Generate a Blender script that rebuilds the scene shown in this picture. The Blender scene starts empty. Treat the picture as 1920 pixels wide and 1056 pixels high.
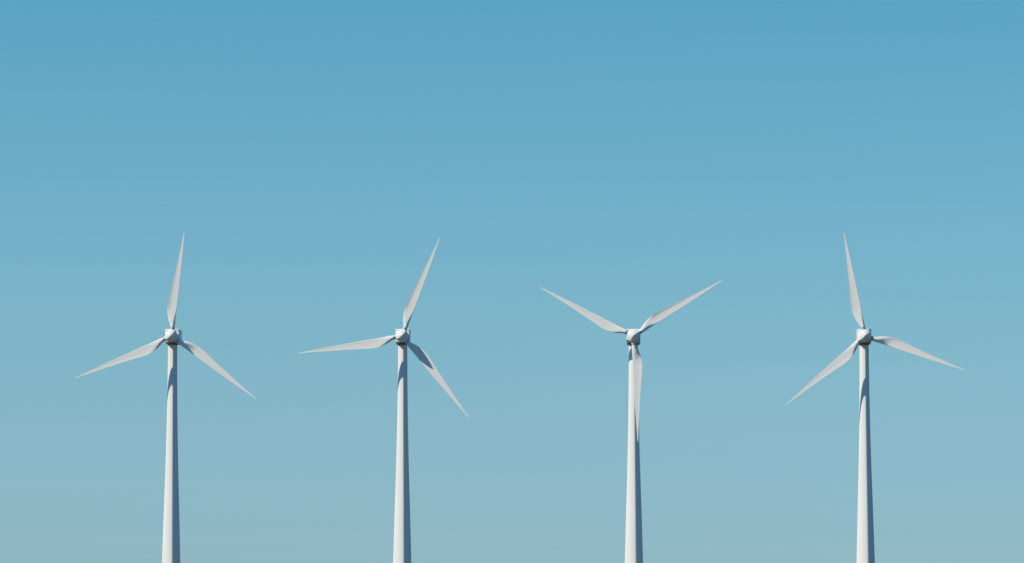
import bpy, bmesh, math, random
from mathutils import Vector, Matrix

R = math.radians
scene = bpy.context.scene
C = scene.collection

# ------------------------------------------------------------------ camera
cam_d = bpy.data.cameras.new('camera')
cam = bpy.data.objects.new('camera', cam_d)
C.objects.link(cam)
cam_d.sensor_width = 36.0
cam_d.lens = 146.25
cam_d.clip_start = 0.1
cam_d.clip_end = 60000.0
cam.location = (0.0, -1560.0, 1.7)
cam.rotation_euler = (R(90.0 + 5.0), 0.0, 0.0)
scene.camera = cam

# ------------------------------------------------------------------ light
SUN_ELEV = R(46.0)
SUN_FRONT = R(13.6)          # how far the sun stands on the camera's side of due left
to_sun = Vector((-math.cos(SUN_ELEV) * math.cos(SUN_FRONT),
                 -math.cos(SUN_ELEV) * math.sin(SUN_FRONT),
                 math.sin(SUN_ELEV)))
sun_d = bpy.data.lights.new('sun', 'SUN')
sun_d.energy = 5.0
sun_d.angle = R(0.53)
sun_d.color = (0.99, 0.89, 0.72)
sun = bpy.data.objects.new('sun', sun_d)
C.objects.link(sun)
sun.location = to_sun * 300
sun.rotation_euler = (-to_sun).to_track_quat('-Z', 'Y').to_euler()

world = bpy.data.worlds.new('World')
scene.world = world
world.use_nodes = True
nt = world.node_tree
nt.nodes.clear()
N = nt.nodes.new
L = nt.links.new
sky = N('ShaderNodeTexSky')
sky.sky_type = 'NISHITA'
sky.sun_disc = False
sky.sun_elevation = SUN_ELEV
sky.sun_rotation = R(270.0) - SUN_FRONT
sky.altitude = 300.0
sky.air_density = 1.0
sky.dust_density = 0.3
sky.ozone_density = 3.0
bg = N('ShaderNodeBackground')
bg.inputs['Strength'].default_value = 0.0841
out = N('ShaderNodeOutputWorld')
# colour of this day's air: the sky is greener-blue than the clear-sky model, with a pale blue-grey horizon
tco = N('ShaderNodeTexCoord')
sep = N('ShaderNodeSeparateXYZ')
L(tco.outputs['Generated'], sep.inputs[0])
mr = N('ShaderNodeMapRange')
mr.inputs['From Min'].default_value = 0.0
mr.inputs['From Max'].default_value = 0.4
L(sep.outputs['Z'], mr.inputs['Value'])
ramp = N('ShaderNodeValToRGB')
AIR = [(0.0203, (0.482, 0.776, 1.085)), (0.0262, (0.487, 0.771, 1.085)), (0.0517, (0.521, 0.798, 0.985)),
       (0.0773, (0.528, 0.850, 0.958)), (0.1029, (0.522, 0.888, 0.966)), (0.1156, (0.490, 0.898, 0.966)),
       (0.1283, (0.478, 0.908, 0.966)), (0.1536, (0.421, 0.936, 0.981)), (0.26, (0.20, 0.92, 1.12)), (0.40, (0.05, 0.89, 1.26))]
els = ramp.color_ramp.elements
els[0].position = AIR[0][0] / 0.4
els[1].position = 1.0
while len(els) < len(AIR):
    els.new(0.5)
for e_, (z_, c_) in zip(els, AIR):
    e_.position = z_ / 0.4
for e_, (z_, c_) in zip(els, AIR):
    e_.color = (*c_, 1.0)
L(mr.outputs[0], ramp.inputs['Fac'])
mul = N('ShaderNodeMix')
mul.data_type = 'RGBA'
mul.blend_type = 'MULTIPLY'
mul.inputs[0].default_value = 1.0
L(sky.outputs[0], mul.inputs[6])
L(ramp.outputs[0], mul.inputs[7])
smap = N('ShaderNodeMapping')
smap.inputs['Scale'].default_value = (3.0, 3.0, 70.0)
snoise = N('ShaderNodeTexNoise')
snoise.inputs['Scale'].default_value = 1.0
snoise.inputs['Detail'].default_value = 3.0
L(tco.outputs['Generated'], smap.inputs['Vector'])
L(smap.outputs[0], snoise.inputs['Vector'])
srng = N('ShaderNodeMapRange')
srng.inputs['To Min'].default_value = 0.985
srng.inputs['To Max'].default_value = 1.015
L(snoise.outputs['Fac'], srng.inputs['Value'])
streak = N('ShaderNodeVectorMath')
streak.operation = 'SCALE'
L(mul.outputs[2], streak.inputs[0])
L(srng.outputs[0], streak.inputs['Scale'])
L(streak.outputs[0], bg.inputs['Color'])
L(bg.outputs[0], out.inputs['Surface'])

scene.view_settings.view_transform = 'Standard'
scene.view_settings.look = 'None'
scene.view_settings.exposure = 0.25
scene.view_settings.gamma = 1.0


# ------------------------------------------------------------------ materials
def new_mat(name):
    m = bpy.data.materials.new(name)
    m.use_nodes = True
    m.node_tree.nodes.clear()
    return m, m.node_tree


def white_paint(name, base, toon_mix=0.65, streaks=0.04):
    """Matt gel-coat white: evenly scattering, with faint weather streaks and a thin gloss."""
    m, t = new_mat(name)
    n, l = t.nodes.new, t.links.new
    tc = n('ShaderNodeTexCoord')
    mp = n('ShaderNodeMapping')
    mp.inputs['Scale'].default_value = (0.9, 0.9, 0.07)
    no = n('ShaderNodeTexNoise')
    no.inputs['Scale'].default_value = 1.0
    no.inputs['Detail'].default_value = 6.0
    no.inputs['Roughness'].default_value = 0.6
    l(tc.outputs['Object'], mp.inputs['Vector'])
    l(mp.outputs[0], no.inputs['Vector'])
    cr = n('ShaderNodeValToRGB')
    cr.color_ramp.elements[0].position = 0.30
    cr.color_ramp.elements[1].position = 0.70
    cr.color_ramp.elements[0].color = tuple(c * (1 - streaks) for c in base) + (1,)
    cr.color_ramp.elements[1].color = tuple(base) + (1,)
    l(no.outputs['Fac'], cr.inputs['Fac'])
    di = n('ShaderNodeBsdfDiffuse')
    di.inputs['Roughness'].default_value = 0.5
    to = n('ShaderNodeBsdfToon')
    to.component = 'DIFFUSE'
    to.inputs['Size'].default_value = 0.91
    to.inputs['Smooth'].default_value = 0.09
    l(cr.outputs[0], di.inputs['Color'])
    l(cr.outputs[0], to.inputs['Color'])
    mx = n('ShaderNodeMixShader')
    mx.inputs[0].default_value = toon_mix
    l(di.outputs[0], mx.inputs[1])
    l(to.outputs[0], mx.inputs[2])
    gl = n('ShaderNodeBsdfGlossy')
    gl.inputs['Roughness'].default_value = 0.5
    fr = n('ShaderNodeFresnel')
    fr.inputs['IOR'].default_value = 1.22
    m2 = n('ShaderNodeMixShader')
    l(fr.outputs[0], m2.inputs[0])
    l(mx.outputs[0], m2.inputs[1])
    l(gl.outputs[0], m2.inputs[2])
    o = n('ShaderNodeOutputMaterial')
    l(m2.outputs[0], o.inputs['Surface'])
    return m


M_TOWER = white_paint('tower paint', (0.82, 0.82, 0.80))
M_BLADE = white_paint('blade gel coat', (0.82, 0.82, 0.80), toon_mix=0.50, streaks=0.05)
M_NACELLE = white_paint('nacelle paint', (0.80, 0.80, 0.78))


def metal_mat(name, col, rough):
    m, t = new_mat(name)
    n, l = t.nodes.new, t.links.new
    no = n('ShaderNodeTexNoise')
    no.inputs['Scale'].default_value = 2.0
    cr = n('ShaderNodeValToRGB')
    cr.color_ramp.elements[0].color = tuple(c * 0.6 for c in col) + (1,)
    cr.color_ramp.elements[1].color = tuple(col) + (1,)
    b = n('ShaderNodeBsdfPrincipled')
    b.inputs['Roughness'].default_value = rough
    o = n('ShaderNodeOutputMaterial')
    l(no.outputs['Fac'], cr.inputs['Fac'])
    l(cr.outputs[0], b.inputs['Base Color'])
    l(b.outputs[0], o.inputs['Surface'])
    return m


M_BEARING = metal_mat('yaw bearing', (0.30, 0.19, 0.13), 0.55)
M_COLLAR = metal_mat('blade collar', (0.62, 0.63, 0.63), 0.5)

gm, t = new_mat('dry ground')
n, l = t.nodes.new, t.links.new
tc = n('ShaderNodeTexCoord')
no = n('ShaderNodeTexNoise')
no.inputs['Scale'].default_value = 0.02
no.inputs['Detail'].default_value = 8.0
cr = n('ShaderNodeValToRGB')
cr.color_ramp.elements[0].position = 0.35
cr.color_ramp.elements[1].position = 0.68
cr.color_ramp.elements[0].color = (0.034, 0.020, 0.012, 1)
cr.color_ramp.elements[1].color = (0.058, 0.034, 0.020, 1)
b = n('ShaderNodeBsdfPrincipled')
b.inputs['Roughness'].default_value = 0.95
o = n('ShaderNodeOutputMaterial')
l(tc.outputs['Object'], no.inputs['Vector'])
l(no.outputs['Fac'], cr.inputs['Fac'])
l(cr.outputs[0], b.inputs['Base Color'])
l(b.outputs[0], o.inputs['Surface'])


# ------------------------------------------------------------------ helpers
def mesh_from(name, bm, mat, smooth_angle=None):
    bmesh.ops.recalc_face_normals(bm, faces=bm.faces)
    me = bpy.data.meshes.new(name)
    bm.to_mesh(me)
    bm.free()
    me.materials.append(mat)
    for p in me.polygons:
        p.use_smooth = True
    if smooth_angle is not None:
        me.set_sharp_from_angle(angle=R(smooth_angle))
    return me


def rings_to_bm(bm, rings, cap_start=True, cap_end=True):
    vs = [[bm.verts.new(p) for p in r] for r in rings]
    k = len(vs[0])
    for a, b_ in zip(vs[:-1], vs[1:]):
        for i in range(k):
            bm.faces.new((a[i], a[(i + 1) % k], b_[(i + 1) % k], b_[i]))
    if cap_start:
        bm.faces.new(vs[0])
    if cap_end:
        bm.faces.new(vs[-1])


def interp(tab, x):
    """monotone-ish Catmull-Rom interpolation in a table of (x, a, b, ...)"""
    if x <= tab[0][0]:
        return tab[0][1:]
    if x >= tab[-1][0]:
        return tab[-1][1:]
    for i in range(len(tab) - 1):
        if tab[i][0] <= x <= tab[i + 1][0]:
            break
    p1, p2 = tab[i], tab[i + 1]
    p0 = tab[i - 1] if i else p1
    p3 = tab[i + 2] if i + 2 < len(tab) else p2
    h = p2[0] - p1[0]
    u = (x - p1[0]) / h
    res = []
    for c in range(1, len(p1)):
        m1 = (p2[c] - p0[c]) / max(p2[0] - p0[0], 1e-9) * h
        m2 = (p3[c] - p1[c]) / max(p3[0] - p1[0], 1e-9) * h
        res.append((2*u**3 - 3*u**2 + 1)*p1[c] + (u**3 - 2*u**2 + u)*m1
                   + (-2*u**3 + 3*u**2)*p2[c] + (u**3 - u**2)*m2)
    return res


def ring(radius, z, k):
    return [(radius*math.cos(2*math.pi*i/k), radius*math.sin(2*math.pi*i/k), z) for i in range(k)]


# ------------------------------------------------------------------ ground
bm = bmesh.new()
random.seed(3)
xs = [-25000, -9000, -3500, -1500, -700, -300, 0, 300, 700, 1500, 3500, 9000, 25000]
ys = [-9000, -4000, -2500, -1800, -1300, -900, -500, -200, 0, 300, 900, 2500, 8000, 25000]
grid = [[bm.verts.new((x, y, 0.0)) for x in xs] for y in ys]
for j in range(len(ys) - 1):
    for i in range(len(xs) - 1):
        bm.faces.new((grid[j][i], grid[j][i+1], grid[j+1][i+1], grid[j+1][i]))
ground = bpy.data.objects.new('ground', mesh_from('ground', bm, gm))
C.objects.link(ground)
ground['kind'] = 'structure'

# ------------------------------------------------------------------ turbine parts (metres)
HUB_Z = 117.3          # rotor axis height
ROTOR_Y = -4.42         # rotor plane ahead of the tower axis

# tower: straight under the nacelle, flaring towards its foot
TOWER = [(0.0, 4.25), (10.0, 4.02), (20.0, 3.74), (32.0, 3.47), (36.0, 3.35), (51.5, 2.92),
         (67.5, 2.44), (83.5, 2.06), (99.5, 1.84), (107.0, 1.77), (114.4, 1.73)]
bm = bmesh.new()
zs = [114.4 * i / 72 for i in range(73)]
rings_to_bm(bm, [ring(interp(TOWER, z)[0], z, 64) for z in zs])
ME_TOWER = mesh_from('tower', bm, M_TOWER, 50)

# yaw bearing between tower head and nacelle
bm = bmesh.new()
rings_to_bm(bm, [ring(r_, z, 48) for r_, z in
                 ((1.72, 114.05), (1.84, 114.10), (1.84, 114.40), (1.94, 114.44), (1.94, 114.78), (1.8, 114.82))])
ME_YAW = mesh_from('yaw_bearing', bm, M_BEARING, 40)


# nacelle: long rounded box, tapering a little to the rear
def rrect(w, z0, z1, y, rad_top, rad_bot, k=7):
    pts = []
    for cx, cz, a0, rad in ((w - rad_top, z1 - rad_top, 0, rad_top), (-w + rad_top, z1 - rad_top, 90, rad_top),
                            (-w + rad_bot, z0 + rad_bot, 180, rad_bot), (w - rad_bot, z0 + rad_bot, 270, rad_bot)):
        for i in range(k):
            a = R(a0 + 90 * i / (k - 1))
            pts.append((cx + rad * math.cos(a), y, cz + rad * math.sin(a)))
    return pts


bm = bmesh.new()
zb, zt = 114.72, 119.85
rs = []
for y, ins, up in ((-2.60, 0.20, 0.66), (-2.58, 0.10, 0.54), (-2.50, 0.03, 0.45), (-2.35, 0.0, 0.40),
                   (-1.4, 0.0, 0.20), (-0.5, 0.0, 0.05), (0.3, 0.0, 0.0)):
    rs.append(rrect(2.60 - ins, zb + up, zt - ins, y, 0.08, 0.28))
rs.append(rrect(2.62, zb, zt, 3.0, 0.08, 0.28))
rs.append(rrect(2.60, zb, zt, 6.5, 0.08, 0.28))
rs.append(rrect(2.45, zb + 0.30, zt - 0.02, 9.6, 0.08, 0.5))
rs.append(rrect(2.35, zb + 0.50, zt - 0.10, 10.0, 0.08, 0.5))
rs.append(rrect(2.00, zb + 0.85, zt - 0.45, 10.2, 0.25, 0.45))
rings_to_bm(bm, rs)
ME_NACELLE = mesh_from('nacelle', bm, M_NACELLE, 35)

# roof of the nacelle: a shallow lid that laps over the side walls
bm = bmesh.new()
rs = []
for y, ins in ((-2.64, 0.12), (-2.62, 0.04), (-2.56, 0.0), (8.6, 0.0), (8.72, 0.05), (8.75, 0.16)):
    rs.append(rrect(2.65 - ins, 119.50 + ins * 0.5, 120.06 - ins, y, 0.14, 0.06, 5))
rings_to_bm(bm, rs)
ME_ROOF = mesh_from('roof_lid', bm, M_NACELLE, 35)

# hub / spinner in rotor coordinates: axis along -Y (towards the camera), origin on the rotor axis;
# three-lobed, flattened between the blades, pointed nose
HUB = [(1.74, 1.80), (1.70, 2.10), (1.30, 2.34), (0.6, 2.46), (0.0, 2.48), (-0.5, 2.42), (-0.95, 2.27),
       (-1.4, 2.03), (-1.85, 1.71), (-2.25, 1.34), (-2.6, 0.94), (-2.85, 0.60), (-3.02, 0.32), (-3.1, 0.14), (-3.12, 0.02)]
bm = bmesh.new()
rs = []
KH = 72
for y, r_ in HUB:
    lob = 0.075 * min(1.0, r_ / 2.0)
    pts = []
    for i in range(KH):
        a = 2 * math.pi * i / KH
        rr = r_ * (1 + lob * math.cos(3 * a) - 0.3 * lob)
        pts.append((rr * math.sin(a), y, rr * math.cos(a)))
    rs.append(pts)
rings_to_bm(bm, rs)
ME_HUB = mesh_from('rotor_hub', bm, M_NACELLE, 60)

# collar that carries a blade root (blade axis +Z, front of the rotor towards -Y)
bm = bmesh.new()
rings_to_bm(bm, [ring(r_, z, 32) for r_, z in ((0.84, 2.1), (0.84, 2.75), (0.90, 2.80), (0.90, 3.05), (0.76, 3.08), (0.76, 3.62))])
ME_COLLAR = mesh_from('root_collar', bm, M_COLLAR, 40)

# blade: (radius, trailing edge x, leading edge x, thickness, roundness)
BLADE = [(3.45, -0.84, 0.80, 1.62, 1.0), (4.2, -1.08, 0.80, 1.62, 0.96), (6.0, -1.88, 0.74, 1.56, 0.78),
         (7.8, -2.42, 0.68, 1.42, 0.46), (9.6, -2.76, 0.68, 1.22, 0.16), (11.4, -2.86, 0.72, 1.04, 0.0),
         (13.2, -2.74, 0.72, 0.94, 0.0), (15.0, -2.52, 0.69, 0.86, 0.0), (18.6, -2.06, 0.64, 0.70, 0.0),
         (22.3, -1.66, 0.60, 0.56, 0.0),
         (26.0, -1.30, 0.53, 0.44, 0.0), (29.6, -0.92, 0.43, 0.32, 0.0), (33.2, -0.61, 0.33, 0.21, 0.0),
         (36.8, -0.32, 0.20, 0.12, 0.0), (38.9, -0.18, 0.15, 0.07, 0.0), (39.6, -0.09, 0.09, 0.04, 0.0)]
TWIST = [(3.4, 0.0), (6.0, 1.6), (9.0, 3.0), (16.0, 1.8), (30.0, 0.3), (39.7, 0.0)]


def blade_section(r_):
    tr, le, th, rnd = interp(BLADE, r_)
    rnd = min(1, max(0, rnd))
    tw = R(interp(TWIST, r_)[0])
    k = 48
    c = le - tr
    mid = (le + tr) / 2
    pts = []
    for i in range(k):
        a = 2 * math.pi * i / k
        u = math.cos(a)                     # +1 leading edge, -1 trailing edge
        x = mid + u * c / 2
        s = math.sin(a)
        xc = (1 - u) / 2                    # 0 at the leading edge
        foil = 2.6 * (0.2969*math.sqrt(max(xc, 0)) - 0.126*xc - 0.3516*xc**2 + 0.2843*xc**3 - 0.1015*xc**4) / 0.26
        half = th / 2 * (rnd * abs(s) + (1 - rnd) * min(foil / 2, 1.05) * 0.96)
        camber = (1 - rnd) * 0.15 * th * (1 - (2*xc - 1)**2)
        front = s < 0                       # windward side: much flatter than the lee side
        half *= 1 - (1 - rnd) * 0.62 if front else 1 + (1 - rnd) * 0.35
        y = (-half if front else half)
        y += camber
        px = x * math.cos(tw) - y * math.sin(tw)
        py = x * math.sin(tw) + y * math.cos(tw)
        pts.append((px, py, r_))
    return pts


bm = bmesh.new()
rad = [3.45 + (39.6 - 3.45) * (i / 90) for i in range(91)]
rings_to_bm(bm, [blade_section(x) for x in rad])
ME_BLADE = mesh_from('blade', bm, M_BLADE, 60)


# ------------------------------------------------------------------ turbines
def part(name, me, parent, mat=None):
    ob = bpy.data.objects.new(name, me)
    C.objects.link(ob)
    ob.parent = parent
    if mat is not None:
        ob.matrix_local = mat
    return ob


def wind_turbine(x, y, phase, label):
    root = bpy.data.objects.new('wind_turbine', None)
    C.objects.link(root)
    root.location = (x, y, 0.0)
    root.rotation_euler = (0.0, 0.0, R(-1.4))      # yawed a little towards the sun
    root['label'] = label
    root['category'] = 'wind turbine'
    root['group'] = 'row of white wind turbines against the sky'
    part('tower', ME_TOWER, root)
    part('yaw_bearing', ME_YAW, root)
    nacelle = part('nacelle', ME_NACELLE, root)
    part('roof_lid', ME_ROOF, nacelle)
    axis = Matrix.Translation((0, ROTOR_Y, HUB_Z)) @ Matrix.Rotation(R(-0.1), 4, 'X')   # shaft tilted nose-up
    part('rotor_hub', ME_HUB, root, axis @ Matrix.Rotation(R(phase), 4, 'Y'))
    for k in range(3):
        blade = part('blade', ME_BLADE, root, axis @ Matrix.Rotation(R(phase + 120 * k), 4, 'Y'))
        part('root_collar', ME_COLLAR, blade)
    return root


wind_turbine(-127.56, 0.0, 6.5,
             'leftmost white wind turbine, its upper blade leaning slightly right of vertical')
wind_turbine(-41.08, 0.0, 20.7,
             'white wind turbine with one blade pointing almost level to the left')
wind_turbine(45.64, 0.0, 57.8,
             'white wind turbine with two blades raised like a Y and one hanging before its tower')
wind_turbine(132.36, 0.0, -11.0,
             'rightmost white wind turbine, its upper blade leaning left of vertical')
